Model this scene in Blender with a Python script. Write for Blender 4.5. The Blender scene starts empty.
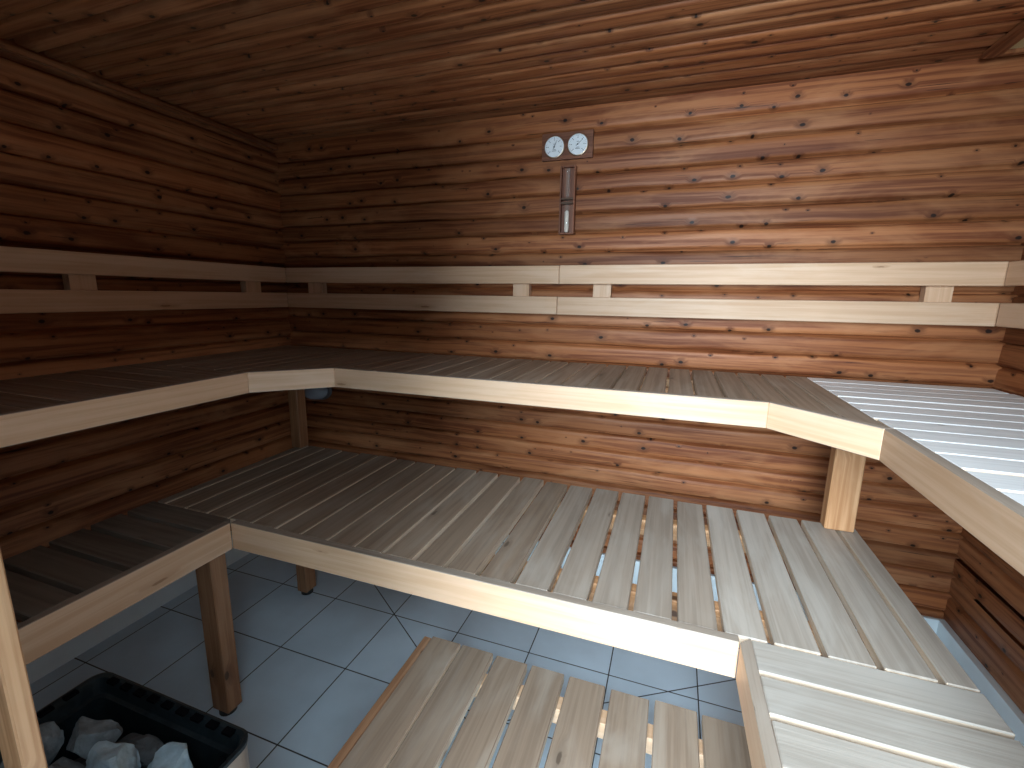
import bpy, bmesh, math, random
from mathutils import Vector, Matrix, noise

random.seed(7)
R = random.Random(11)
scene = bpy.context.scene
COL = scene.collection
F = 0.25                 # height of the survey datum above the floor tiles

# ------------------------------------------------------------------ node helpers
class G:
    """tiny helper around a node tree"""
    def __init__(s, nt): s.nt = nt
    def node(s, t, **kw):
        n = s.nt.nodes.new(t)
        for k, v in kw.items(): setattr(n, k, v)
        return n
    def put(s, sock, v):
        if v is None: return
        if isinstance(v, bpy.types.NodeSocket): s.nt.links.new(v, sock)
        else: sock.default_value = v
    def m(s, op, a, b=None, c=None, clamp=False):
        n = s.node('ShaderNodeMath', operation=op, use_clamp=clamp)
        for i, v in enumerate((a, b, c)): s.put(n.inputs[i], v)
        return n.outputs[0]
    def xyz(s, x, y, z=0.0):
        n = s.node('ShaderNodeCombineXYZ')
        for i, v in enumerate((x, y, z)): s.put(n.inputs[i], v)
        return n.outputs[0]
    def noise(s, vec, scale=1.0, detail=3.0, rough=0.55, dist=0.0):
        n = s.node('ShaderNodeTexNoise', noise_dimensions='3D')
        s.put(n.inputs['Vector'], vec); s.put(n.inputs['Scale'], scale)
        s.put(n.inputs['Detail'], detail); s.put(n.inputs['Roughness'], rough); s.put(n.inputs['Distortion'], dist)
        return n.outputs[0]
    def white(s, w):
        n = s.node('ShaderNodeTexWhiteNoise', noise_dimensions='1D'); s.put(n.inputs['W'], w)
        return n.outputs[0]
    def rng(s, v, a, b, c=0.0, d=1.0, smooth=True):
        n = s.node('ShaderNodeMapRange', interpolation_type='SMOOTHSTEP' if smooth else 'LINEAR')
        for i, x in enumerate((v, a, b, c, d)): s.put(n.inputs[i], x)
        return n.outputs[0]
    def mix(s, f, a, b, mode='MIX'):
        n = s.node('ShaderNodeMix', data_type='RGBA', blend_type=mode)
        s.put(n.inputs[0], f)
        s.put(n.inputs[6], a if isinstance(a, bpy.types.NodeSocket) else (*a, 1))
        s.put(n.inputs[7], b if isinstance(b, bpy.types.NodeSocket) else (*b, 1))
        return n.outputs[2]

def new_mat(name):
    m = bpy.data.materials.new(name); m.use_nodes = True
    g = G(m.node_tree)
    b = [n for n in m.node_tree.nodes if n.type == 'BSDF_PRINCIPLED'][0]
    return m, g, b

def plain(name, col, rough=0.5, metal=0.0, var=0.0, nscale=20.0, **kw):
    m, g, b = new_mat(name)
    b.inputs['Roughness'].default_value = rough
    b.inputs['Metallic'].default_value = metal
    tc = g.node('ShaderNodeTexCoord')
    n = g.noise(tc.outputs['Object'], nscale, 4)
    f = g.rng(n, 0.3, 0.7)
    dk = tuple(c * (1 - var) for c in col)
    g.put(b.inputs['Base Color'], g.mix(f, dk, col))
    for k, v in kw.items(): b.inputs[k].default_value = v
    return m

def wood(name, base, dark, pale, knot, tone=0.2, hue=None, grain=1.0, fu=5.0, fv=10.0, kmin=0.02, kmax=0.09,
         kthr=0.4, rough=0.45, blotch=0.4, spec=0.4, bump=0.15, crack=0.0, finek=0.35):
    """UV: u along the grain in metres, v = 10 * board number + metres across the grain"""
    m, g, b = new_mat(name)
    uv = g.node('ShaderNodeUVMap'); uv.uv_map = 'UVMap'
    sp = g.node('ShaderNodeSeparateXYZ'); g.put(sp.inputs[0], uv.outputs[0])
    u, v = sp.outputs[0], sp.outputs[1]
    bid = g.m('ROUND', g.m('DIVIDE', v, 10.0))
    rnd = g.white(bid); rnd2 = g.white(g.m('ADD', bid, 0.37))
    u = g.m('ADD', u, g.m('MULTIPLY', rnd2, 31.0))
    vo = g.node('ShaderNodeTexVoronoi', voronoi_dimensions='2D', feature='F1')
    g.put(vo.inputs['Vector'], g.xyz(g.m('MULTIPLY', u, fu), g.m('MULTIPLY', v, fv)))
    vo.inputs['Scale'].default_value = 1.0; vo.inputs['Randomness'].default_value = 0.95
    cs = g.node('ShaderNodeSeparateColor'); g.put(cs.inputs[0], vo.outputs['Color'])
    live = g.m('GREATER_THAN', cs.outputs[0], kthr)
    rad = g.rng(cs.outputs[1], 0.0, 1.0, kmin, kmax, smooth=False)
    wob = g.noise(g.xyz(g.m('MULTIPLY', u, 60), g.m('MULTIPLY', v, 60)), 1, 2)
    d = g.m('ADD', vo.outputs['Distance'], g.m('MULTIPLY', g.m('SUBTRACT', wob, 0.5), 0.05))
    kn = g.m('MULTIPLY', live, g.rng(d, g.m('MULTIPLY', rad, 0.55), rad, 1.0, 0.0))
    halo = g.m('MULTIPLY', live, g.rng(d, rad, g.m('MULTIPLY', rad, 3.2), 1.0, 0.0))
    vw = g.m('ADD', v, g.m('MULTIPLY', halo, 0.012))
    gr = g.noise(g.xyz(g.m('MULTIPLY', u, 1.3 * grain), g.m('MULTIPLY', vw, 52 * grain), bid), 1, 5, 0.6, 0.4)
    fine = g.noise(g.xyz(g.m('MULTIPLY', u, 6 * grain), g.m('MULTIPLY', vw, 260 * grain), bid), 1, 3, 0.6)
    bl = g.noise(g.xyz(g.m('MULTIPLY', u, 2.6), g.m('MULTIPLY', v, 11), g.m('MULTIPLY', bid, 1.7)), 1, 4, 0.6, 0.6)
    c = g.mix(g.rng(gr, 0.39, 0.63), base, dark)
    c = g.mix(g.m('MULTIPLY', g.rng(bl, 0.42, 0.72), blotch), c, pale)
    c = g.mix(g.m('MULTIPLY', g.rng(fine, 0.5, 0.75), finek), c, dark)
    if hue: c = g.mix(g.m('MULTIPLY', rnd2, 0.7), c, hue, 'MULTIPLY')
    tn = g.m('ADD', 1.0 - tone, g.m('MULTIPLY', rnd, 2 * tone))
    tcol = g.node('ShaderNodeCombineColor')
    for i in range(3): g.put(tcol.inputs[i], tn)
    c = g.mix(1.0, c, tcol.outputs[0], 'MULTIPLY')
    c = g.mix(g.m('MULTIPLY', halo, 0.45), c, tuple(0.5 * (x + y) for x, y in zip(dark, knot)))
    c = g.mix(g.m('MULTIPLY', kn, 0.92), c, knot)
    if crack:
        ck = g.noise(g.xyz(g.m('MULTIPLY', u, 5.0), g.m('MULTIPLY', v, 190.0), g.m('MULTIPLY', bid, 2.3)), 1, 1, 0.5)
        gate = g.noise(g.xyz(g.m('MULTIPLY', u, 1.6), g.m('MULTIPLY', v, 14.0), g.m('ADD', bid, 50.0)), 1, 1, 0.5)
        c = g.mix(g.m('MULTIPLY', g.m('MULTIPLY', g.rng(ck, 0.68, 0.73), g.rng(gate, 0.52, 0.60)), 0.75 * crack), c, knot)
    g.put(b.inputs['Base Color'], c)
    g.put(b.inputs['Roughness'], g.rng(gr, 0.3, 0.7, rough - 0.07, rough + 0.1))
    b.inputs['Specular IOR Level'].default_value = spec
    bp = g.node('ShaderNodeBump'); bp.inputs['Strength'].default_value = bump; bp.inputs['Distance'].default_value = 0.003
    g.put(bp.inputs['Height'], g.m('ADD', gr, g.m('MULTIPLY', fine, 0.5)))
    g.put(b.inputs['Normal'], bp.outputs[0])
    return m

M = {}
M['wall'] = wood('stained_pine_cladding', (0.325, 0.124, 0.049), (0.155, 0.047, 0.018), (0.435, 0.200, 0.092), (0.008, 0.004, 0.003),
                 tone=0.22, hue=(1.0, 0.86, 0.74), fu=7.6, fv=11.0, kmin=0.018, kmax=0.098, kthr=0.10, rough=0.48, spec=0.22, crack=1.0, blotch=0.6)
M['pale'] = wood('pale_aspen', (0.64, 0.42, 0.27), (0.56, 0.345, 0.205), (0.67, 0.48, 0.34), (0.30, 0.16, 0.08),
                 tone=0.06, fu=1.6, fv=8.0, kmin=0.01, kmax=0.05, kthr=0.72, rough=0.5, blotch=0.5)
M['post'] = wood('pine_post', (0.55, 0.30, 0.15), (0.38, 0.18, 0.075), (0.61, 0.38, 0.21), (0.07, 0.03, 0.015),
                 tone=0.08, fu=4.5, fv=9.0, kmin=0.03, kmax=0.10, kthr=0.45, rough=0.5)
M['slat'] = wood('weathered_slat', (0.285, 0.205, 0.146), (0.222, 0.156, 0.110), (0.345, 0.278, 0.220), (0.10, 0.07, 0.05),
                 tone=0.09, fu=2.2, fv=8.0, kmin=0.01, kmax=0.06, kthr=0.72, rough=0.48, blotch=0.75, spec=0.4, finek=0.2)
for nm_, k_ in (('slat_b', 0.3), ('slat_c', 0.58), ('slat_mid', 0.80)):   # slats painted lighter towards the door, daylight put into their colour
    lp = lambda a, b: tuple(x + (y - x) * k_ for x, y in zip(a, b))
    M[nm_] = wood('lightened_' + nm_, lp((0.285, 0.205, 0.146), (0.49, 0.44, 0.385)), lp((0.222, 0.156, 0.110), (0.39, 0.345, 0.295)), lp((0.345, 0.278, 0.220), (0.56, 0.52, 0.47)), (0.12, 0.08, 0.06),
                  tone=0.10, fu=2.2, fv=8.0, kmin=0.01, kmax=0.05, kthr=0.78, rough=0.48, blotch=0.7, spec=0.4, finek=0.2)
M['slat_pale'] = wood('bleached_lit_slat', (0.83, 0.82, 0.80), (0.73, 0.71, 0.69), (0.87, 0.87, 0.86), (0.20, 0.16, 0.12),
                      tone=0.06, fu=2.2, fv=8.0, kmin=0.01, kmax=0.05, kthr=0.85, rough=0.45, blotch=0.7, spec=0.4)  # bleached slats, lifted further in place of missing daylight
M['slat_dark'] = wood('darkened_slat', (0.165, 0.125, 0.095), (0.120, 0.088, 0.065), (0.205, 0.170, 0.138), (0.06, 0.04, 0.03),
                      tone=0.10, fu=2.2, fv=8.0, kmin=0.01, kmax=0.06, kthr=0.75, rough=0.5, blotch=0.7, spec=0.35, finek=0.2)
M['slat_side'] = wood('slat_edge', (0.70, 0.55, 0.41), (0.54, 0.40, 0.28), (0.74, 0.61, 0.48), (0.2, 0.12, 0.07),
                      tone=0.1, kthr=0.9, rough=0.55)
M['leg'] = wood('shaded_leg_pine', (0.31, 0.155, 0.075), (0.21, 0.095, 0.042), (0.36, 0.20, 0.11), (0.06, 0.03, 0.015),
                tone=0.08, fu=4.5, fv=9.0, kmin=0.03, kmax=0.10, kthr=0.45, rough=0.5)  # pine darkened for the legs, their shade put into the colour
M['ledge'] = wood('weathered_side_board', (0.42, 0.225, 0.125), (0.26, 0.125, 0.062), (0.46, 0.29, 0.18), (0.06, 0.03, 0.02), tone=0.1, kthr=0.6)
M['dark_wood'] = wood('instrument_board', (0.22, 0.080, 0.040), (0.11, 0.036, 0.018), (0.27, 0.11, 0.055), (0.03, 0.012, 0.01), tone=0.08, kthr=0.9)
M['rubber'] = plain('black_rubber', (0.012, 0.012, 0.013), 0.6)
M['steel'] = plain('dark_stove_steel', (0.030, 0.044, 0.052), 0.38, 0.6, 0.5, 30)
M['shell'] = plain('stainless_shell', (0.62, 0.55, 0.48), 0.32, 0.9, 0.15, 8)
M['slot'] = plain('slot_black', (0.004, 0.004, 0.005), 0.9, **{'Specular IOR Level': 0.0})
M['white'] = plain('dial_white', (0.80, 0.84, 0.86), 0.35, 0.0, 0.04)
M['chrome'] = plain('dial_rim', (0.55, 0.42, 0.30), 0.3, 0.8, 0.1)
M['ink'] = plain('ink', (0.05, 0.055, 0.07), 0.6)
M['sand'] = plain('pale_sand', (0.82, 0.74, 0.64), 0.9, 0.0, 0.1, 300)
M['brass'] = plain('timer_clasp', (0.10, 0.06, 0.04), 0.4, 0.5)
M['hatch'] = plain('hatch_panel', (0.62, 0.50, 0.26), 0.5, 0.0, 0.12, 6)
M['lampbase'] = plain('lamp_base', (0.10, 0.10, 0.11), 0.5)
M['stone'] = plain('grey_olivine', (0.20, 0.235, 0.255), 0.85, 0.0, 0.5, 28)
M['stone_pale'] = plain('pale_olivine', (0.42, 0.56, 0.64), 0.85, 0.0, 0.3, 34)  # blue cast of the daylight put into the stone colour
M['stone_dark'] = plain('dark_olivine', (0.10, 0.105, 0.11), 0.85, 0.0, 0.5, 28)
for k in ('stone', 'stone_pale', 'stone_dark'):
    nt = M[k].node_tree; g = G(nt); b = [n for n in nt.nodes if n.type == 'BSDF_PRINCIPLED'][0]
    tc = g.node('ShaderNodeTexCoord'); bp = g.node('ShaderNodeBump')
    bp.inputs['Strength'].default_value = 0.6; bp.inputs['Distance'].default_value = 0.006
    g.put(bp.inputs['Height'], g.noise(tc.outputs['Object'], 45, 6, 0.65)); g.put(b.inputs['Normal'], bp.outputs[0])

def glass(name, col, rough=0.05, alpha=0.35):
    m, g, b = new_mat(name)
    b.inputs['Base Color'].default_value = (*col, 1); b.inputs['Roughness'].default_value = rough
    b.inputs['Alpha'].default_value = alpha; b.inputs['Specular IOR Level'].default_value = 0.8
    return m
M['glass'] = glass('clear_tube_glass', (0.55, 0.50, 0.45), 0.05, 0.14)
M['dome'] = glass('frosted_lamp_glass', (0.42, 0.52, 0.62), 0.12, 0.85)

def tile_mat(name, col, px, x0, py, y0, axes, segs=(), joint=0.0035):
    """square tiles in metres on two world axes, plus straight cut joints"""
    m, g, b = new_mat(name)
    tc = g.node('ShaderNodeTexCoord'); sp = g.node('ShaderNodeSeparateXYZ'); g.put(sp.inputs[0], tc.outputs['Object'])
    a, c = sp.outputs[axes[0]], sp.outputs[axes[1]]
    def line(s, p, o):
        t = g.m('DIVIDE', g.m('SUBTRACT', s, o), p)
        f = g.m('ABSOLUTE', g.m('SUBTRACT', t, g.m('ROUND', t)))
        return g.m('MULTIPLY', f, p), g.m('FLOOR', t)
    da, ia = line(a, px, x0); dc, ic = line(c, py, y0)
    d = g.m('MINIMUM', da, dc)
    for (ax, ay, bx, by) in segs:
        L = math.hypot(bx - ax, by - ay); ux, uy = (bx - ax) / L, (by - ay) / L
        rx, ry = g.m('SUBTRACT', a, ax), g.m('SUBTRACT', c, ay)
        al = g.m('ADD', g.m('MULTIPLY', rx, ux), g.m('MULTIPLY', ry, uy))
        al = g.m('SUBTRACT', al, g.m('MINIMUM', g.m('MAXIMUM', al, 0.0), L))
        pe = g.m('SUBTRACT', g.m('MULTIPLY', rx, uy), g.m('MULTIPLY', ry, ux))
        d = g.m('MINIMUM', d, g.m('SQRT', g.m('ADD', g.m('MULTIPLY', al, al), g.m('MULTIPLY', pe, pe))))
    gm = g.rng(d, joint * 0.45, joint * 0.8, 1.0, 0.0)
    rn = g.white(g.m('ADD', g.m('MULTIPLY', ia, 7.13), g.m('MULTIPLY', ic, 3.71)))
    n = g.noise(tc.outputs['Object'], 5, 4)
    cc = g.mix(g.rng(n, 0.3, 0.7), tuple(x * 0.90 for x in col), col)
    k = g.m('ADD', 0.95, g.m('MULTIPLY', rn, 0.08)); kc = g.node('ShaderNodeCombineColor')
    for i in range(3): g.put(kc.inputs[i], k)
    cc = g.mix(1.0, cc, kc.outputs[0], 'MULTIPLY')
    cc = g.mix(gm, cc, (0.035, 0.035, 0.04))
    g.put(b.inputs['Base Color'], cc)
    g.put(b.inputs['Roughness'], g.rng(gm, 0, 1, 0.30, 0.85))
    bp = g.node('ShaderNodeBump'); bp.inputs['Strength'].default_value = 0.5; bp.inputs['Distance'].default_value = 0.002
    g.put(bp.inputs['Height'], g.m('SUBTRACT', 1.0, gm)); g.put(b.inputs['Normal'], bp.outputs[0])
    return m

# ------------------------------------------------------------------ mesh helpers
BOARD = [0]
def uv_wood(bm, grain, bid=None, faces=None):
    """u along the grain, v across it, one board number per board"""
    lay = bm.loops.layers.uv.get('UVMap') or bm.loops.layers.uv.new('UVMap')
    if bid is None: BOARD[0] += 1; bid = BOARD[0]
    gv = Vector(grain).normalized()
    fs = list(faces if faces is not None else bm.faces)
    c = Vector((0, 0, 0)); n = 0
    for f in fs:
        for v in f.verts: c += v.co; n += 1
    c /= max(n, 1)
    for f in fs:
        nn = f.normal
        cr = nn.cross(gv)
        if cr.length < 0.4:
            cr = Vector((0, 0, 1)).cross(gv)
            if cr.length < 0.1: cr = Vector((1, 0, 0))
        cr.normalize()
        if (abs(cr.x), abs(cr.y), abs(cr.z))[max(range(3), key=lambda i: abs(cr[i]))] and cr[max(range(3), key=lambda i: abs(cr[i]))] < 0: cr = -cr
        for l in f.loops:
            p = l.vert.co - c
            l[lay].uv = (p.dot(gv), 10.0 * bid + p.dot(cr))

def prism(bm, poly, z0, z1, bevel=0.002, seg=1):
    """vertical prism over a plan polygon (counter-clockwise); returns its faces"""
    before = set(bm.faces)
    lo = [bm.verts.new((x, y, z0)) for x, y in poly]; hi = [bm.verts.new((x, y, z1)) for x, y in poly]
    n = len(poly)
    bm.faces.new(lo[::-1]); bm.faces.new(hi)
    for i in range(n): bm.faces.new((lo[i], lo[(i + 1) % n], hi[(i + 1) % n], hi[i]))
    new = [f for f in bm.faces if f not in before]
    if bevel:
        es = list({e for f in new for e in f.edges})
        bmesh.ops.bevel(bm, geom=es, offset=bevel, segments=seg, affect='EDGES', profile=0.6)
    bm.normal_update()
    return [f for f in bm.faces if f not in before]

def rect(x0, x1, y0, y1): return [(x0, y0), (x1, y0), (x1, y1), (x0, y1)]

def link(name, bm, mats, parent=None, smooth=False):
    me = bpy.data.meshes.new(name)
    if parent is not None:
        o0 = wpos(parent)
        bmesh.ops.translate(bm, verts=bm.verts, vec=-o0)
    if smooth:
        for f in bm.faces: f.smooth = True
    bm.to_mesh(me); bm.free()
    for m in (mats if isinstance(mats, (list, tuple)) else [mats]): me.materials.append(m)
    o = bpy.data.objects.new(name, me); COL.objects.link(o)
    if parent is not None: o.parent = parent
    return o

def wpos(o):
    p = Vector((0, 0, 0))
    while o is not None: p += o.location; o = o.parent
    return p

def tag(o, label, cat, group=None, kind=None):
    o['label'] = label; o['category'] = cat
    if group: o['group'] = group
    if kind: o['kind'] = kind
    return o

def thing(name, loc, label, cat, group=None):
    o = bpy.data.objects.new(name, None); COL.objects.link(o); o.location = loc
    o.empty_display_size = 0.05
    return tag(o, label, cat, group)

def struct(o): o['kind'] = 'structure'; return o

def board(name, poly, z0, z1, grain, mat, parent, bevel=0.002, side=None):
    bm = bmesh.new(); prism(bm, poly, z0, z1, bevel); uv_wood(bm, grain)
    mats = [mat]
    if side:
        mats.append(side)
        for f in bm.faces:
            if abs(f.normal.z) < 0.6: f.material_index = 1
    return link(name, bm, mats, parent)

def lathe(bm, prof, seg=32, axis='Z', at=(0, 0, 0)):
    """revolve (radius, height) pairs; axis Z or -Y (towards the room from the back wall)"""
    rings = []
    for r, h in prof:
        ring = []
        for i in range(seg):
            a = 2 * math.pi * i / seg
            p = Vector((r * math.cos(a), r * math.sin(a), h))
            if axis == '-Y': p = Vector((p.x, -p.z, p.y))
            ring.append(bm.verts.new(p + Vector(at)))
        rings.append(ring)
    for a, b in zip(rings, rings[1:]):
        for i in range(seg):
            j = (i + 1) % seg
            bm.faces.new((a[i], a[j], b[j], b[i]))
    bm.faces.new(rings[0][::-1]); bm.faces.new(rings[-1])
    bmesh.ops.recalc_face_normals(bm, faces=bm.faces)
    return bm

# ------------------------------------------------------------------ room dimensions (datum heights, + F for the floor)
W, H = 3.240, 1.974
YF = -2.32                       # wall the photographer stands in front of
SK = -0.083                      # top of the tiled plinth
HU, HL = 0.900, 0.450

def cladding(name, origin, along, up, normal, length, h0, h1, first, pitch, seed, amp=1.0, gw=1.0):
    """tongue-and-groove boards; the face profile is slightly rounded with an open groove between boards"""
    rr = random.Random(seed)
    bm = bmesh.new(); lay = bm.loops.layers.uv.new('UVMap')
    o, a, u, n = (Vector(x) for x in (origin, along, up, normal))
    prof = [(0.0, -0.016), (0.035, -0.013), (0.062, -0.0036), (0.10, -0.0010), (0.25, 0.0), (0.70, 0.0), (0.88, -0.0010), (0.935, -0.0036), (0.962, -0.013), (1.0, -0.016)]
    prof = [(t * gw if t < 0.09 else 1 - (1 - t) * gw if t > 0.92 else t, d) for t, d in prof]
    edges = []
    k = math.floor((h0 - first) / pitch) - 1
    while first + k * pitch < h1:
        z0, z1 = max(first + k * pitch, h0), min(first + (k + 1) * pitch, h1)
        k += 1
        if z1 - z0 > 0.004: edges.append((z0, z1))
    if len(edges) > 1 and edges[-1][1] - edges[-1][0] < 0.055: edges[-2:] = [(edges[-2][0], edges[-1][1])]
    if len(edges) > 1 and edges[0][1] - edges[0][0] < 0.035: edges[:2] = [(edges[0][0], edges[1][1])]
    ns = max(2, int(length / 0.16))
    for (z0, z1) in edges:
        BOARD[0] += 1; bid = BOARD[0]
        lift = rr.uniform(-0.0022, 0.0014); tilt = rr.uniform(-0.0026, 0.0032); gap = abs(rr.gauss(0, 0.03))
        j0 = [rr.gauss(0, 0.0016) for _ in range(ns + 1)]; j1 = [rr.gauss(0, 0.0016) for _ in range(ns + 1)]
        grid = []
        for i in range(ns + 1):
            row = []
            for (t, dep) in prof:
                tt = t if t in (0.0, 1.0) else (t + gap * (1 - t) if 0.0 < t < 0.24 else t)
                zz = z0 + (z1 - z0) * tt
                wig = j0[i] * (1 - t) + j1[i] * t if 0.0 < t < 1.0 else 0
                d = (dep * amp + (lift + tilt * (t - 0.5) * 2 if 0.05 < t < 0.95 else 0))
                d = min(d, 0.002)
                row.append((bm.verts.new(o + a * (length * i / ns) + u * (zz + wig) + n * d), length * i / ns, zz - (z0 + z1) / 2))
            grid.append(row)
        for i in range(ns):
            for q in range(len(prof) - 1):
                vs = [grid[i][q], grid[i + 1][q], grid[i + 1][q + 1], grid[i][q + 1]]
                f = bm.faces.new([v[0] for v in vs])
                f.normal_update()
                for l, (vv, uu, wv) in zip(f.loops, vs): l[lay].uv = (uu, 10 * bid + wv)
                f.smooth = True
    # solid backing behind the boards
    c = [o + a * s * length + u * h + n * d for s in (0, 1) for h in (h0, h1) for d in (-0.06, -0.0290)]
    vs = [bm.verts.new(p) for p in c]
    for idx in ((0, 1, 3, 2), (4, 6, 7, 5), (0, 4, 5, 1), (2, 3, 7, 6), (0, 2, 6, 4), (1, 5, 7, 3)):
        f = bm.faces.new([vs[i] for i in idx])
        for l in f.loops: l[lay].uv = (0, 0)
    bm.normal_update()
    # make the cladding faces look into the room
    for f in bm.faces:
        if f.smooth and f.normal.dot(n) < -0.2: f.normal_flip()
    return struct(link(name, bm, M['wall']))

PW = 0.0836
cladding('wall_back', (-0.03, 0, F), (1, 0, 0), (0, 0, 1), (0, -1, 0), W + 0.06, SK, H + 0.03, 1.876, PW, 1, amp=1.35)
cladding('wall_left', (0, YF, F), (0, 1, 0), (0, 0, 1), (1, 0, 0), -YF + 0.03, SK, H + 0.03, 1.926, 0.1000, 2, amp=1.6, gw=1.2)
cladding('wall_right', (W, YF, F), (0, 1, 0), (0, 0, 1), (-1, 0, 0), -YF + 0.03, SK, H + 0.03, 1.870, PW, 3)
cladding('ceiling', (-0.03, 0, H + F), (1, 0, 0), (0, -1, 0), (0, 0, -1), W + 0.06, -0.03, -YF, 0.0, 0.0765, 4, amp=1.7, gw=1.5)

# floor of square tiles, with the cut joints that run to the drain
bm = bmesh.new(); prism(bm, rect(-0.05, W + 0.05, YF - 1.2, 0.05), -0.06, 0.0, 0)
M['floor'] = tile_mat('white_floor_tiles', (0.68, 0.82, 0.93), 0.3213, 0.390, 0.3255, -0.5575, (0, 1),
                      ((1.66, -0.985, 0.74, -0.35), (1.66, -0.895, 2.62, -0.31)))
struct(link('floor', bm, M['floor']))
M['plinth'] = tile_mat('white_plinth_tiles', (0.84, 0.92, 0.95), 0.3213, 0.390, 0.5, -0.3, (0, 2))
M['plinth2'] = tile_mat('white_plinth_tiles_side', (0.84, 0.92, 0.95), 6.0, 1.5, 0.5, -0.3, (1, 2))
bm = bmesh.new(); prism(bm, rect(-0.05, W + 0.05, -0.002, 0.05), 0, SK + F, 0.001); struct(link('baseboard_back', bm, M['plinth']))
bm = bmesh.new(); prism(bm, rect(-0.05, 0.002, YF, -0.002), 0, SK + F, 0.001); struct(link('baseboard_left', bm, M['plinth2']))
bm = bmesh.new(); prism(bm, rect(W - 0.012, W + 0.05, YF, -0.002), 0, SK + F, 0.001); struct(link('baseboard_right', bm, M['plinth2']))
# batten where the left wall meets the ceiling
bm = bmesh.new(); prism(bm, rect(0.003, 0.024, YF, -0.004), H + F - 0.034, H + F - 0.012, 0.005, 2); uv_wood(bm, (0, 1, 0)); struct(link('trim_1', bm, M['wall']))
# front wall with the doorway the daylight comes through
DX0, DX1, DZ = 1.78, 2.66, 2.14
bm = bmesh.new()
for x0, x1, z0, z1 in ((-0.05, DX0, 0, H + F), (DX1, W + 0.05, 0, H + F), (DX0, DX1, DZ, H + F)):
    fs = prism(bm, rect(x0, x1, YF - 0.08, YF), z0, z1, 0); uv_wood(bm, (1, 0, 0), faces=fs)
struct(link('wall_front', bm, M['wall']))
bm = bmesh.new()
for x0, x1, z0, z1 in ((DX0, DX0 + 0.03, 0, DZ), (DX1 - 0.03, DX1, 0, DZ), (DX0 + 0.03, DX1 - 0.03, DZ - 0.03, DZ)):
    fs = prism(bm, rect(x0, x1, YF - 0.09, YF + 0.012), z0, z1, 0.002); uv_wood(bm, (0, 0, 1), faces=fs)
struct(link('trim_2', bm, M['pale']))

# ------------------------------------------------------------------ benches
TH = 0.026
def slat(poly, z, grain, parent, mat='slat'):
    dz = R.uniform(-0.0012, 0.0008)
    return board('slat', poly, z - TH + dz, z + dz, grain, M[mat], parent, 0.0025, M['slat_dark' if mat == 'slat_dark' else 'slat_side'])

def splits(a, b, first, pitch):
    """gap centres between a and b"""
    k0 = math.ceil((a + 0.03 - first) / pitch); out = []
    while first + k0 * pitch < b - 0.03: out.append(first + k0 * pitch); k0 += 1
    return out

zl, zu = HL + F, HU + F
GB = 'slatted benches of the sauna'
# lower back bench
t = thing('lower_bench', (1.6, -0.78, 0), 'long lower slatted bench along the back wall, two steps below the dials', 'bench', GB)
xs = [0.462] + splits(0.462, 2.738, 1.790, 0.0988) + [2.738]
for i, (a, b) in enumerate(zip(xs, xs[1:])):
    gp = 0.0065 if a > 1.35 else 0.0044
    gp += R.uniform(-0.0008, 0.0008)
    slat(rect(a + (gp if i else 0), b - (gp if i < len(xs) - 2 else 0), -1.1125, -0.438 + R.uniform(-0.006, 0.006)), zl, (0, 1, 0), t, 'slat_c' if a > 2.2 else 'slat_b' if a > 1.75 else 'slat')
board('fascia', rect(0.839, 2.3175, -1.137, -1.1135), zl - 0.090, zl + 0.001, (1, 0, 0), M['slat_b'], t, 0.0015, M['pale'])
for y in (-0.56, -0.98): board('bearer', rect(0.60, 2.76, y - 0.02, y + 0.02), zl - 0.026 - 0.060, zl - 0.0275, (1, 0, 0), M['post'], t)
def leg(x0, x1, y0, y1, z1, parent, mat=None):
    lg = board('leg', rect(x0, x1, y0, y1), 0.022, z1, (0, 0, 1), mat or M['leg'], parent, 0.003)
    bm = bmesh.new(); lathe(bm, [(0.023, 0.0), (0.027, 0.003), (0.027, 0.0222)], 20, at=((x0 + x1) / 2, (y0 + y1) / 2, 0))
    ft = link('rubber_foot', bm, M['rubber'], lg); ft['label'] = 'black rubber foot'
    return lg
leg(0.525, 0.580, -0.600, -0.535, zl - 0.027, t)
leg(2.655, 2.725, -0.600, -0.531, zl - 0.027, t)
# lower left bench
YL = -2.24
t = thing('lower_bench', (0.63, -1.7, 0), 'short lower slatted bench by the left wall, beside the stone-filled stove', 'bench', GB)
ys = [-1.1145, -1.209] + [-1.312 - 0.1035 * k for k in range(9)] + [YL]
for i, (a, b) in enumerate(zip(ys, ys[1:])):
    slat(rect(0.452 + R.uniform(-0.006, 0.006), 0.8145, b + (0.0085 if i < len(ys) - 2 else 0), a - (0.0085 if i else 0.001)), zl, (1, 0, 0), t, 'slat_dark')
board('fascia', rect(0.8155, 0.839, YL, -1.138), zl - 0.090, zl + 0.001, (0, 1, 0), M['slat_b'], t, 0.0015, M['pale'])
for x in (0.50, 0.776): board('bearer', rect(x - 0.018, x + 0.018, YL + 0.02, -1.30), zl - 0.086, zl - 0.0275, (0, 1, 0), M['post'], t)
leg(0.738, 0.811, -1.198, -1.143, zl - 0.027, t)
leg(0.738, 0.811, YL + 0.02, YL + 0.075, zl - 0.027, t)
leg(0.47, 0.53, YL + 0.02, YL + 0.075, zl - 0.087, t)
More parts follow.
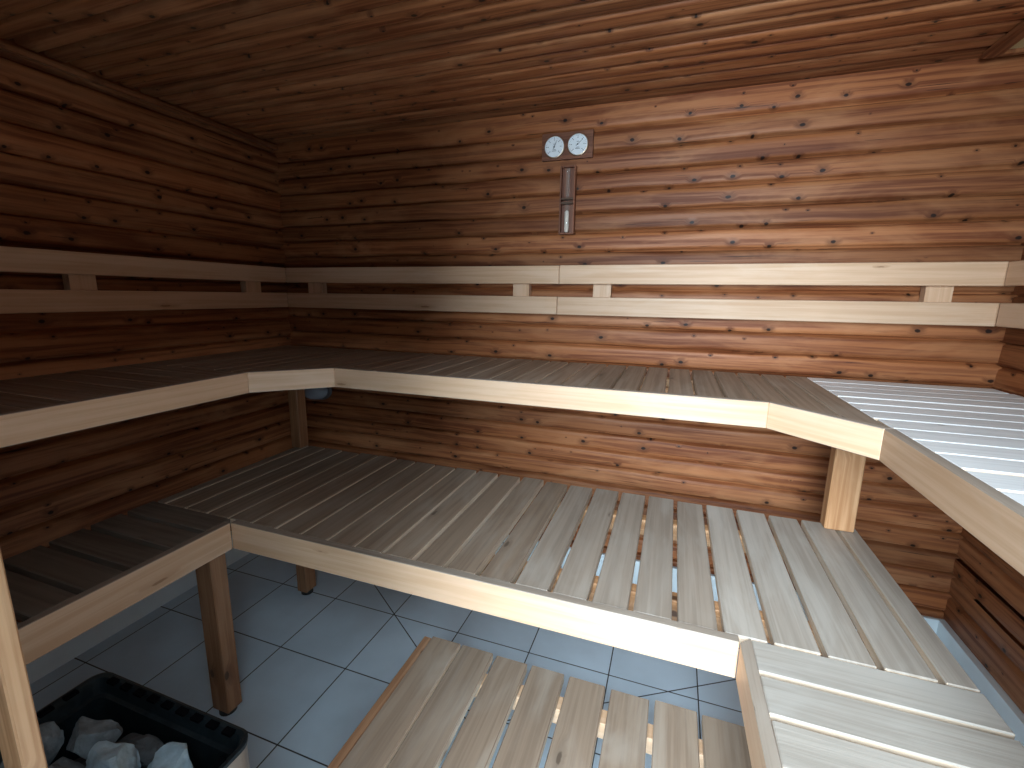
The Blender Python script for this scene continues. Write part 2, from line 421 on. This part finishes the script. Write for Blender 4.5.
# lower right bench
t = thing('lower_bench', (2.55, -1.8, 0), 'lower slatted bench at the right, lighter slats running towards the right wall', 'bench', GB)
ys = [-1.1145, -1.2110] + [-1.3125 - 0.1015 * k for k in range(12)]
ys = [y for y in ys if y > -2.25] + [-2.29]
for i, (a, b) in enumerate(zip(ys, ys[1:])):
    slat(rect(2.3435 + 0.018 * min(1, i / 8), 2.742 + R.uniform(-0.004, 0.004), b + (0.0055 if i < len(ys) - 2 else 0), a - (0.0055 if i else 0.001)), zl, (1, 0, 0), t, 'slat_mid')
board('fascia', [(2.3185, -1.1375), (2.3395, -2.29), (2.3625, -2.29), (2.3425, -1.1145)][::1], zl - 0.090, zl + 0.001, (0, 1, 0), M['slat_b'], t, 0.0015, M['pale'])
for x in (2.45, 2.69): board('bearer', rect(x - 0.018, x + 0.018, -2.28, -1.30), zl - 0.086, zl - 0.0275, (0, 1, 0), M['post'], t)
for x0 in (2.37, 2.665):
    leg(x0, x0 + 0.06, -2.27, -2.21, zl - 0.027 if x0 < 2.4 else zl - 0.087 + 0.0595, t)
leg(2.67, 2.73, -1.26, -1.205, zl - 0.027, t)

# upper back bench with its two chamfered corners
YB, YU = -0.195, -0.732
XL, XR, CL, CR = 0.7336, 2.5869, 0.2008, 0.1935
FT = 0.024
t = thing('upper_bench', (1.6, -0.45, F), 'long upper slatted bench along the back wall with angled corner boards', 'bench', GB)
def front(x):
    """inner edge of the fascia boards at this x"""
    kk = FT * math.tan(math.radians(22.5))
    if x < XL - FT: return YU - CL
    if x < XL + CL - kk: return YU - CL + kk + (x - (XL - FT)) + 0.001
    if x > XR - CR + kk: return YU + FT - (x - (XR - CR + kk)) + 0.001
    return YU + FT + 0.001
xs = [0.182] + splits(0.182, 2.602, 1.800, 0.0815) + [2.602]
for i, (a, b) in enumerate(zip(xs, xs[1:])):
    gp = 0.0045 if a > 1.35 else 0.0032
    a2, b2 = a + (gp if i else 0), b - (gp if i < len(xs) - 2 else 0)
    pts = [(a2, front(a2))]
    for xx in (XL - FT + 0.0001, XL + CL - 0.0100, XR - CR + 0.0100):
        if a2 + 0.004 < xx < b2 - 0.004: pts.append((xx, front(xx)))
    pts += [(b2, front(b2)), (b2, YB + R.uniform(-0.006, 0.006)), (a2, YB + R.uniform(-0.006, 0.006))]
    slat(pts, zu, (0, 1, 0), t)
k = FT * math.tan(math.radians(22.5))
fu_ = 0.0728
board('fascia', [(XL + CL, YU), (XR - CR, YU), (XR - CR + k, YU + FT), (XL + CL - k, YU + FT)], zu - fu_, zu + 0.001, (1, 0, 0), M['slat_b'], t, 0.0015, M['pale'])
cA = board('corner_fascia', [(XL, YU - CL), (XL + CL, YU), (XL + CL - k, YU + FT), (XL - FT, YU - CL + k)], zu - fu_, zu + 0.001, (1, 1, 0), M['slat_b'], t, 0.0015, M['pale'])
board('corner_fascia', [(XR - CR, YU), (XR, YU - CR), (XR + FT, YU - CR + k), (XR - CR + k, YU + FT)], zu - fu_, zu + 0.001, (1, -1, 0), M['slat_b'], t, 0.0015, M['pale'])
for y in (-0.27, -0.66): board('bearer', rect(0.40, 2.58, y - 0.018, y + 0.018), zu - 0.068, zu - 0.0275, (1, 0, 0), M['post'], t)
board('bearer', rect(0.42, 2.735, -0.480, -0.444), zu - 0.068, zu - 0.0275, (1, 0, 0), M['post'], t)
# posts that stand on the lower bench
board('post', rect(0.447, 0.502, -0.489, -0.436), zl + 0.001, zu - 0.0685, (0, 0, 1), M['leg'], t, 0.003)  # left post takes the darkened pine, its shadow put into the colour
board('post', rect(2.640, 2.722, -0.489, -0.440), zl + 0.001, zu - 0.0685, (0, 0, 1), M['post'], t, 0.003)
# upper left bench
t = thing('upper_bench', (0.45, -1.6, F), 'upper slatted bench along the dark left wall', 'bench', GB)
y = YU - CL - 0.001; i = 0
while y > YL:
    y2 = max(y - 0.0815, YL)
    slat(rect(0.185 + R.uniform(-0.005, 0.005), XL - FT - 0.001, y2 + 0.0025, y - 0.0025), zu, (1, 0, 0), t); y = y2; i += 1
board('fascia', [(XL - FT, YL), (XL, YL), (XL, YU - CL - 0.0005), (XL - FT, YU - CL + k - 0.0005)], zu - fu_, zu + 0.001, (0, 1, 0), M['slat_b'], t, 0.0015, M['pale'])
for x in (0.27, 0.65): board('bearer', rect(x - 0.018, x + 0.018, YL + 0.02, -0.96), zu - 0.0685, zu - 0.0275, (0, 1, 0), M['post'], t)
board('bearer', rect(0.004, 0.70, -2.17, -2.12), zu - 0.1275, zu - 0.0690, (1, 0, 0), M['post'], t)
board('post', rect(0.46, 0.51, -2.17, -2.12), zl + 0.002, zu - 0.128, (0, 0, 1), M['post'], t, 0.003)
# upper right bench
t = thing('upper_bench', (2.9, -1.4, F), 'brightest upper slatted bench against the right wall, nearly white slats', 'bench', GB)
y = YB
while y > -2.29:
    y2 = max(y - 0.0885, -2.29)
    x0 = 2.604 if y > YU - CR - 0.05 else XR + FT + 0.001
    x0 = max(x0, XR + FT + 0.001) if y2 < YU - CR + 0.03 else 2.604
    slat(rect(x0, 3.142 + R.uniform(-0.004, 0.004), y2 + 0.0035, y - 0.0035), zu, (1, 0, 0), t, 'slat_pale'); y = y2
board('fascia', [(XR, -2.29), (XR + FT, -2.29), (XR + FT, YU - CR + k - 0.0005), (XR, YU - CR - 0.0005)], zu - fu_, zu + 0.001, (0, 1, 0), M['slat_b'], t, 0.0015, M['pale'])
for x in (2.68, 3.06): board('bearer', rect(x - 0.018, x + 0.018, -2.28, -0.70), zu - 0.0685, zu - 0.0275, (0, 1, 0), M['post'], t)
board('bearer', rect(2.63, W - 0.004, -2.23, -2.17), zu - 0.1275, zu - 0.0690, (1, 0, 0), M['post'], t)
board('post', rect(2.66, 2.72, -2.23, -2.17), zl + 0.002, zu - 0.128, (0, 0, 1), M['post'], t, 0.003)

# ------------------------------------------------------------------ backrests
B0, B1 = 0.066, 0.041
Z = dict(a0=1.2322 + F, a1=1.3126 + F, b0=1.0968 + F, b1=1.1758 + F)
GR = 'two-rail backrests on the walls'
def backrest(label, origin, rails, blocks, grain):
    t = thing('backrest', origin, label, 'backrest', GR)
    for (poly, z0, z1) in rails: board('rail', poly, z0, z1, grain, M['pale'], t, 0.0025)
    for (x0, x1, y0, y1) in blocks: board('spacer_block', rect(x0, x1, y0, y1), Z['b0'] + 0.012, Z['a1'] - 0.012, (0, 0, 1), M['pale'], t, 0.0015)
    return t
JX1, JX2 = 1.630, 1.624
backrest('left half of the back-wall backrest, two pale rails ending at a joint under the timer', (0.85, -0.03, 1.4),
         [([(B0, -B0), (JX1 - 0.001, -B0), (JX1 - 0.001, -B1), (B1, -B1)], Z['a0'], Z['a1']), ([(B0, -B0), (JX2 - 0.001, -B0), (JX2 - 0.001, -B1), (B1, -B1)], Z['b0'], Z['b1'])],
         [(0.192, 0.288, -B1 + 0.001, -0.001), (1.403, 1.482, -B1 + 0.001, -0.001)], (1, 0, 0))
backrest('right half of the back-wall backrest, two bright rails running to the right corner', (2.4, -0.03, 1.4),
         [([(JX1 + 0.001, -B0 - 0.002), (W - B0, -B0 - 0.002), (W - B1, -B1), (JX1 + 0.001, -B1)], Z['a0'], Z['a1'] + 0.001), ([(JX2 + 0.001, -B0), (W - B0, -B0), (W - B1, -B1), (JX2 + 0.001, -B1)], Z['b0'] - 0.001, Z['b1'])],
         [(1.780, 1.859, -B1 + 0.001, -0.001), (2.975, 3.055, -B1 + 0.001, -0.001)], (1, 0, 0))
backrest('left wall backrest of two dim pale rails above the upper bench', (0.03, -1.2, 1.4),
         [([(B1, YL), (B0, YL), (B0, -B0 - 0.001), (B1, -B1 - 0.001)], Z['a0'], Z['a1']), ([(B1, YL), (B0, YL), (B0, -B0 - 0.001), (B1, -B1 - 0.001)], Z['b0'], Z['b1'])],
         [(0.001, B1 - 0.001, -1.044, -0.959), (0.001, B1 - 0.001, -0.305, -0.213), (0.001, B1 - 0.001, -2.0, -1.915)], (0, 1, 0))
backrest('right wall backrest, only its two rail ends showing in the right corner', (W - 0.03, -1.2, 1.4),
         [([(W - B0, -2.29), (W - B1, -2.29), (W - B1, -B1 - 0.004), (W - B0, -B0 - 0.004)], Z['a0'], Z['a1']), ([(W - B0, -2.29), (W - B1, -2.29), (W - B1, -B1 - 0.004), (W - B0, -B0 - 0.004)], Z['b0'], Z['b1'])],
         [(W - B1 + 0.001, W - 0.001, -0.72, -0.64), (W - B1 + 0.001, W - 0.001, -2.0, -1.92)], (0, 1, 0))

# ------------------------------------------------------------------ step stool in the foreground
zs = 0.12 + F
t = thing('step_stool', (1.94, -1.28, 0), 'low slatted step stool on the tiles in front of the lower back bench', 'stool')
SY0, SY1 = -1.56, -1.003
for a, b in ((1.489, 1.5855), (1.592, 1.6935), (1.7065, 1.8025), (1.8165, 1.9130), (1.9285, 2.0290), (2.0455, 2.1460), (2.1605, 2.2655), (2.2775, 2.3805)):
    slat(rect(a, b, SY0, SY1 + R.uniform(-0.004, 0.004)), zs, (0, 1, 0), t)
for a, b in ((1.462, 1.4865), (2.396, 2.420)): board('side_board', rect(a, b, SY0, SY1 - 0.002), zs - 0.075, zs - 0.004, (0, 1, 0), M['ledge'], t)
for y0 in (-1.095, -1.50): board('bearer', rect(1.4875, 2.395, y0, y0 + 0.045), zs - 0.075, zs - 0.0275, (1, 0, 0), M['pale'], t)
for x0 in (1.489, 2.339):
    for y0 in (-1.0945, -1.4995): leg(x0, x0 + 0.055, y0, y0 + 0.044, zs - 0.0755, t)

# ------------------------------------------------------------------ guard rail in front of the stove
t = thing('stove_guard', (1.17, -1.876, 0), 'pine guard rail in front of the stove, its upright crossing the left edge', 'guard rail')
for x0 in (0.885, 1.400): board('post', rect(x0, x0 + 0.045, -1.887, -1.866), 0.0, 1.30, (0, 0, 1), M['post'], t, 0.002)
for z0 in (0.20, 1.245): board('rail', rect(0.885, 1.445, -1.909, -1.888), z0, z0 + 0.045, (1, 0, 0), M['post'], t, 0.002)

# ------------------------------------------------------------------ stove with stones
zr = 0.30 + F
SX0, SX1, SYA, SYB = 0.925, 1.396, -1.860, -1.556
def rrect(x0, x1, y0, y1, r, n=6):
    out = []
    for cx, cy, a0 in ((x1 - r, y0 + r, -90), (x1 - r, y1 - r, 0), (x0 + r, y1 - r, 90), (x0 + r, y0 + r, 180)):
        for i in range(n + 1):
            a = math.radians(a0 + 90 * i / n); out.append((cx + r * math.cos(a), cy + r * math.sin(a)))
    return out
def shell_mesh(loops):
    """skin through a list of (plan loop, z)"""
    bm = bmesh.new(); rings = [[bm.verts.new((x, y, z)) for x, y in lp] for lp, z in loops]
    for a, b in zip(rings, rings[1:]):
        for i in range(len(a)):
            j = (i + 1) % len(a); bm.faces.new((a[i], a[j], b[j], b[i]))
    return bm, rings
t = thing('sauna_stove', (1.16, -1.79, 0), 'dark steel sauna stove box with an open top full of stones, lower left', 'stove')
RR = lambda e, r: rrect(SX0 + e, SX1 - e, SYA + e, SYB - e, r)
bm, rg = shell_mesh([(RR(0.002, 0.03), 0.06), (RR(0.002, 0.03), zr - 0.012), (RR(0.008, 0.026), zr - 0.012), (RR(0.008, 0.026), 0.06)])
bm.faces.new(rg[0][::-1]) if False else None
for i in range(len(rg[0])):
    j = (i + 1) % len(rg[0]); bm.faces.new((rg[3][i], rg[3][j], rg[0][j], rg[0][i]))
bmesh.ops.recalc_face_normals(bm, faces=bm.faces)
sh = link('outer_shell', bm, M['shell'], t); sh['label'] = 'bright stainless outer shell'
# basket: rim lip, inner wall and bottom
bm, rg = shell_mesh([(RR(0.0, 0.032), zr - 0.010), (RR(-0.001, 0.033), zr), (RR(0.004, 0.030), zr + 0.002), (RR(0.010, 0.028), zr - 0.002), (RR(0.013, 0.024), zr - 0.012),
                     (RR(0.018, 0.022), zr - 0.036), (RR(0.026, 0.020), zr - 0.039), (RR(0.028, 0.018), zr - 0.26)])
bm.faces.new(rg[-1])
bm2, rg2 = shell_mesh([(RR(0.0, 0.032), zr - 0.010), (RR(0.0095, 0.024), zr - 0.011), (RR(0.0095, 0.024), zr - 0.27)])
bm2.faces.new(rg2[-1]); tmp = bpy.data.meshes.new('tmp'); bm2.to_mesh(tmp); bm2.free(); bm.from_mesh(tmp); bpy.data.meshes.remove(tmp)
bmesh.ops.remove_doubles(bm, verts=bm.verts, dist=1e-5)
bmesh.ops.recalc_face_normals(bm, faces=bm.faces)
basket = link('stone_basket', bm, M['steel'], t)
# slots along the rim
def slot(x0, x1, y0, y1):
    bm = bmesh.new(); prism(bm, rect(x0, x1, y0, y1), zr - 0.004, zr + 0.0018, 0.0); link('rim_slot', bm, M['slot'], basket)
for kx in range(9):
    x = SX0 + 0.06 + kx * 0.0445; slot(x - 0.012, x + 0.012, SYB - 0.021, SYB - 0.007)
for ky in range(5):
    y = SYA + 0.06 + ky * 0.0435
    slot(SX0 + 0.007, SX0 + 0.021, y - 0.012, y + 0.012); slot(SX1 - 0.021, SX1 - 0.007, y - 0.012, y + 0.012)
for x in (SX0 + 0.05, SX1 - 0.05):
    for y in (SYA + 0.05, SYB - 0.05):
        bm = bmesh.new(); lathe(bm, [(0.022, 0.0), (0.022, 0.004), (0.012, 0.006), (0.012, 0.064)], 16, at=(x, y, 0)); link('foot', bm, M['steel'], t)

def stone(center, size, mat, seed, label, rot=0.0):
    rr = random.Random(seed)
    bm = bmesh.new(); bmesh.ops.create_icosphere(bm, subdivisions=4, radius=1.0)
    planes = []
    for _ in range(13):
        d = Vector((rr.gauss(0, 1), rr.gauss(0, 1), rr.gauss(0, 1))).normalized(); planes.append((d, rr.uniform(0.52, 0.80)))
    off = Vector((rr.uniform(-50, 50),) * 3)
    for v in bm.verts:
        c = v.co.copy()
        for d, h in planes:
            q = c.dot(d)
            if q > h: c -= d * (q - h)
        c *= 1 + 0.13 * noise.noise(c * 2.0 + off) + 0.05 * noise.noise(c * 6 + off) + 0.02 * noise.noise(c * 15 + off)
        v.co = c
    bmesh.ops.scale(bm, verts=bm.verts, vec=Vector(size) * 1.16)
    bmesh.ops.rotate(bm, verts=bm.verts, cent=(0, 0, 0), matrix=Matrix.Rotation(rot, 3, 'Z') @ Matrix.Rotation(rr.uniform(-0.35, 0.35), 3, 'X'))
    o = link('sauna_stone', bm, mat, None); o.location = center
    return tag(o, label, 'stone', 'stones in the stove basket')
S = M['stone']; SP = M['stone_pale']; SD = M['stone_dark']
HEAP = 'half-hidden grey stone low in the stove heap'
STONES = [
    ((1.170, -1.680, zr - 0.032), (0.050, 0.040, 0.046), SP, 3, 'pale blue-grey blocky stone in the middle of the stove, lightest of the heap', 0.2),
    ((1.285, -1.650, zr - 0.036), (0.060, 0.036, 0.044), SP, 5, 'pale cracked stone nearest the right rim of the stove', -0.2),
    ((1.060, -1.655, zr - 0.038), (0.048, 0.036, 0.046), S, 8, 'light grey wedge-shaped stone leaning near the back corner of the stove', 0.5),
    ((0.996, -1.722, zr - 0.035), (0.036, 0.048, 0.048), S, 12, 'mid grey upright stone beside the guard upright, at the left rim of the stove', 0.1),
    ((1.150, -1.622, zr - 0.065), (0.058, 0.024, 0.040), SD, 21, 'long dark stone along the back rim of the stove', 0.1),
    ((1.080, -1.735, zr - 0.045), (0.042, 0.040, 0.042), S, 25, 'grey stone in front of the wedge-shaped one at the left of the stove', 0.9),
    ((1.235, -1.755, zr - 0.040), (0.050, 0.042, 0.042), S, 31, 'grey stone in front of the pale blocky one', 0.4),
    ((1.330, -1.735, zr - 0.050), (0.032, 0.044, 0.040), SD, 36, 'small dark stone below the pale cracked one', 0.0),
    ((1.020, -1.790, zr - 0.050), (0.048, 0.036, 0.040), SD, 43, 'dark stone at the front left corner of the stove', 0.3),
    ((1.140, -1.805, zr - 0.050), (0.050, 0.024, 0.040), SD, 44, 'dark stone at the front edge of the stove, middle', 0.0),
    ((1.290, -1.805, zr - 0.055), (0.048, 0.026, 0.040), SD, 45, 'dark stone at the front right corner of the stove', 0.0),
]
for s in STONES: stone(*s)
for i, (x, y, m) in enumerate(((1.02, -1.66, SD), (1.14, -1.66, SD), (1.27, -1.66, SD), (1.02, -1.765, SD), (1.14, -1.765, SD), (1.27, -1.765, SD))):
    stone((x, y, zr - 0.155), (0.054, 0.048, 0.056), m, 60 + i, HEAP, (i % 2) * 0.15)

# ------------------------------------------------------------------ instruments on the back wall
t = thing('thermometer_hygrometer', (1.635, 0, 1.826 + F), 'dark board with two round white dials high on the back wall', 'thermometer')
WF = -0.0025
bm = bmesh.new(); prism(bm, rect(1.522, 1.748, WF - 0.018, WF), 1.765 + F, 1.876 + F, 0.003, 2); uv_wood(bm, (1, 0, 0)); link('board', bm, M['dark_wood'], t)
def dial(cx, cz, ang, labels):
    bm = bmesh.new(); lathe(bm, [(0.0455, 0.0), (0.0455, 0.008), (0.0435, 0.0105), (0.0405, 0.0105)], 40, '-Y', (cx, WF - 0.0182, cz))
    rim = link('dial', bm, M['chrome'], t, True); rim['label'] = labels
    bm = bmesh.new(); lathe(bm, [(0.0415, 0.0), (0.0415, 0.0006)], 40, '-Y', (cx, WF - 0.0288, cz)); link('dial_face', bm, M['white'], rim)
    bm = bmesh.new()
    def bar(r0, r1, a, w):
        d = Vector((math.cos(a), 0, math.sin(a))); n = Vector((-math.sin(a), 0, math.cos(a))); c = Vector((cx, WF - 0.0297, cz))
        q = [c + d * r0 - n * w, c + d * r1 - n * w, c + d * r1 + n * w, c + d * r0 + n * w]
        lo = [bm.verts.new(p) for p in q]; hi = [bm.verts.new(p + Vector((0, -0.0004, 0))) for p in q]
        bm.faces.new(hi); bm.faces.new(lo[::-1])
        for i in range(4): bm.faces.new((lo[i], lo[(i + 1) % 4], hi[(i + 1) % 4], hi[i]))
    for k in range(25):
        a = math.radians(225 - 270 * k / 24); bar(0.0345 if k % 4 else 0.031, 0.0375, a, 0.0004 if k % 4 else 0.0008)
    for k in range(7): # short figures of the scale
        a = math.radians(225 - 270 * k / 6); bar(0.0255, 0.0285, a, 0.0016)
    for dz, w in ((-0.013, 0.007), (-0.018, 0.010), (0.010, 0.005)):
        for q in range(3): bar(0, 0.0001, 0, 0)
        c0 = Vector((cx - w, WF - 0.0297, cz + dz))
        vs = [bm.verts.new(c0 + Vector((dx, dy, dzz))) for dy in (0, -0.0004) for dx, dzz in ((0, 0), (2 * w, 0), (2 * w, 0.0018), (0, 0.0018))]
        for idx in ((0, 3, 2, 1), (4, 5, 6, 7), (0, 1, 5, 4), (1, 2, 6, 5), (2, 3, 7, 6), (3, 0, 4, 7)): bm.faces.new([vs[i] for i in idx])
    bmesh.ops.recalc_face_normals(bm, faces=bm.faces)
    link('scale_marks', bm, M['ink'], rim)
    bm = bmesh.new()
    d = Vector((math.cos(ang), 0, math.sin(ang))); n = Vector((-math.sin(ang), 0, math.cos(ang))); c = Vector((cx, WF - 0.0312, cz))
    q = [c - d * 0.009 - n * 0.0012, c + d * 0.029 - n * 0.0003, c + d * 0.029 + n * 0.0003, c - d * 0.009 + n * 0.0012]
    lo = [bm.verts.new(p) for p in q]; hi = [bm.verts.new(p + Vector((0, -0.0008, 0))) for p in q]
    bm.faces.new(hi); bm.faces.new(lo[::-1])
    for i in range(4): bm.faces.new((lo[i], lo[(i + 1) % 4], hi[(i + 1) % 4], hi[i]))
    lathe(bm, [(0.003, 0.0), (0.003, 0.003)], 14, '-Y', (cx, WF - 0.0297, cz))
    link('needle', bm, M['ink'], rim)
dial(1.5815, 1.816 + F, math.radians(65), 'left white dial')
dial(1.6845, 1.818 + F, math.radians(40), 'right white dial')

t = thing('sand_timer', (1.648, 0, 1.60 + F), 'narrow wooden sand timer mounted below the two dials, sand run down', 'sand timer')
bm = bmesh.new(); prism(bm, rect(1.613, 1.681, WF - 0.010, WF), 1.450 + F, 1.735 + F, 0.002); uv_wood(bm, (0, 0, 1)); link('backboard', bm, M['dark_wood'], t)
bm = bmesh.new()
for x0, x1, z0, z1 in ((1.613, 1.620, 1.450, 1.735), (1.674, 1.681, 1.450, 1.735), (1.6205, 1.6735, 1.728, 1.735), (1.6205, 1.6735, 1.450, 1.457)):
    fs = prism(bm, rect(x0, x1, WF - 0.034, WF - 0.0101), z0 + F, z1 + F, 0.001); uv_wood(bm, (0, 0, 1), faces=fs)
link('frame', bm, M['dark_wood'], t)
gx, gy = 1.646, WF - 0.0225
for nm, prof in (('lower_bulb', [(0.004, 1.4575), (0.0085, 1.459), (0.0105, 1.466), (0.0105, 1.560), (0.007, 1.578), (0.0025, 1.590)]),
                 ('upper_bulb', [(0.0025, 1.5902), (0.007, 1.602), (0.0105, 1.620), (0.0105, 1.718), (0.0085, 1.7255), (0.004, 1.7275)])):
    bm = bmesh.new(); lathe(bm, [(r, h + F) for r, h in prof], 20, at=(gx, gy, 0)); link('glass_bulb', bm, M['glass'], t, True)
bm = bmesh.new(); lathe(bm, [(0.003, 1.4585 + F), (0.0078, 1.460 + F), (0.0096, 1.467 + F), (0.0096, 1.545 + F), (0.004, 1.552 + F)], 20, at=(gx, gy, 0)); sd = link('sand', bm, M['sand'], t, True); sd['label'] = 'white sand in the lower bulb'
bm = bmesh.new(); prism(bm, rect(1.6205, 1.6735, WF - 0.036, WF - 0.0102), 1.577 + F, 1.585 + F, 0.001); prism(bm, rect(1.6205, 1.6735, WF - 0.036, WF - 0.0102), 1.595 + F, 1.603 + F, 0.001); link('clasp', bm, M['brass'], t)

# ------------------------------------------------------------------ bulkhead lamp in the back left corner below the upper bench
t = thing('bulkhead_lamp', (0.205, -0.003, 0.60 + F), 'oval bluish glass lamp in the back left corner under the upper bench', 'lamp')
def oval(bm, rx, rz, depth, y0, cx, cz, n=28, m=8):
    rings = []
    for i in range(m + 1):
        a = math.pi / 2 * i / m
        if i == m: a = math.pi / 2 * 0.97
        s, d = math.cos(a) ** 0.6, math.sin(a)
        rings.append([bm.verts.new((cx + rx * s * math.cos(2 * math.pi * j / n), y0 - depth * d, cz + rz * s * math.sin(2 * math.pi * j / n))) for j in range(n)])
    for a, b in zip(rings, rings[1:]):
        for j in range(n): bm.faces.new((a[j], a[(j + 1) % n], b[(j + 1) % n], b[j]))
    bm.faces.new(rings[0]); bm.faces.new(rings[-1])
    bmesh.ops.recalc_face_normals(bm, faces=bm.faces)
LX, LZ = 0.180, 0.615 + F
bm = bmesh.new(); oval(bm, 0.098, 0.060, 0.024, 0.003, LX, LZ); link('lamp_base', bm, M['lampbase'], t, True)
bm = bmesh.new(); oval(bm, 0.088, 0.051, 0.062, -0.0195, LX, LZ); link('glass_dome', bm, M['dome'], t, True)

# ------------------------------------------------------------------ hatch in the ceiling corner
t = thing('ceiling_vent', (3.11, -0.22, H + F), 'framed yellowish vent panel in the ceiling at the top right corner', 'vent')
bm = bmesh.new()
zc = H + F - 0.0035
vx0, vx1, vy0, vy1 = 3.005, 3.232, -0.42, -0.052
for x0, x1, y0, y1 in ((vx0, vx0 + 0.045, vy0, vy1), (vx1 - 0.03, vx1, vy0, vy1), (vx0 + 0.0455, vx1 - 0.0305, vy1 - 0.022, vy1), (vx0 + 0.0455, vx1 - 0.0305, vy0, vy0 + 0.04)):
    fs = prism(bm, rect(x0, x1, y0, y1), zc - 0.020, zc, 0.003); uv_wood(bm, (0, 1, 0), faces=fs)
link('frame', bm, M['wall'], t)
bm = bmesh.new(); prism(bm, rect(vx0 + 0.046, vx1 - 0.031, vy0 + 0.041, vy1 - 0.023), zc - 0.009, zc - 0.001, 0.001); link('panel', bm, M['hatch'], t)

# ------------------------------------------------------------------ light: daylight from the doorway behind the photographer, plus two added fill lamps
w = bpy.data.worlds.new('World'); scene.world = w; w.use_nodes = True
bg = w.node_tree.nodes['Background']; bg.inputs[0].default_value = (0.72, 0.86, 1.0, 1); bg.inputs[1].default_value = 0.08
def area(name, loc, target, sx, sy, power, col, spread=180):
    l = bpy.data.lights.new(name, 'AREA'); l.shape = 'RECTANGLE'; l.size = sx; l.size_y = sy; l.energy = power; l.color = col; l.spread = math.radians(spread)
    o = bpy.data.objects.new(name, l); COL.objects.link(o); o.location = loc
    o.rotation_euler = (Vector(target) - Vector(loc)).to_track_quat('-Z', 'Y').to_euler()
    return o
SKYC = (0.72, 0.88, 1.0)
area('window_daylight', (2.0, -4.3, 2.25), (2.1, -1.0, 1.1), 1.25, 2.8, 505, SKYC)
area('door_fill', ((DX0 + DX1) / 2, YF - 0.06, 1.62), (1.25, -1.0, 0.0), 0.82, 0.95, 4.0, (0.66, 0.86, 1.0), 90)  # added fill lamp in the doorway, aimed down to brighten the floor tiles
area('low_fill', ((DX0 + DX1) / 2, YF - 0.06, 0.32), ((DX0 + DX1) / 2, 0, 0.30), 0.82, 0.58, 12, (0.66, 0.86, 1.0))  # added low fill lamp, brightens the floor below slat height

# ------------------------------------------------------------------ camera
cam = bpy.data.cameras.new('Camera'); co = bpy.data.objects.new('Camera', cam); COL.objects.link(co)
cam.sensor_width = 36; cam.lens = 457.187 * 36 / 1024; cam.clip_start = 0.02
yaw, pit, rol = -0.3373, -0.1910, 0.0140
fw = Vector((math.sin(yaw) * math.cos(pit), math.cos(yaw) * math.cos(pit), math.sin(pit)))
rt = Vector((math.cos(yaw), -math.sin(yaw), 0)); up = rt.cross(fw)
r2 = rt * math.cos(rol) + up * math.sin(rol); u2 = -rt * math.sin(rol) + up * math.cos(rol)
co.matrix_world = Matrix(((r2.x, u2.x, -fw.x, 2.1329), (r2.y, u2.y, -fw.y, -2.1162), (r2.z, u2.z, -fw.z, 1.178 + F), (0, 0, 0, 1)))
scene.camera = co
scene.view_settings.view_transform = 'Standard'; scene.view_settings.look = 'None'
scene.view_settings.exposure = 0.0; scene.view_settings.gamma = 1.0; scene.view_settings.use_curve_mapping = False
scene.cycles.max_bounces = 8; scene.cycles.diffuse_bounces = 4
scene.cycles.use_denoising = True
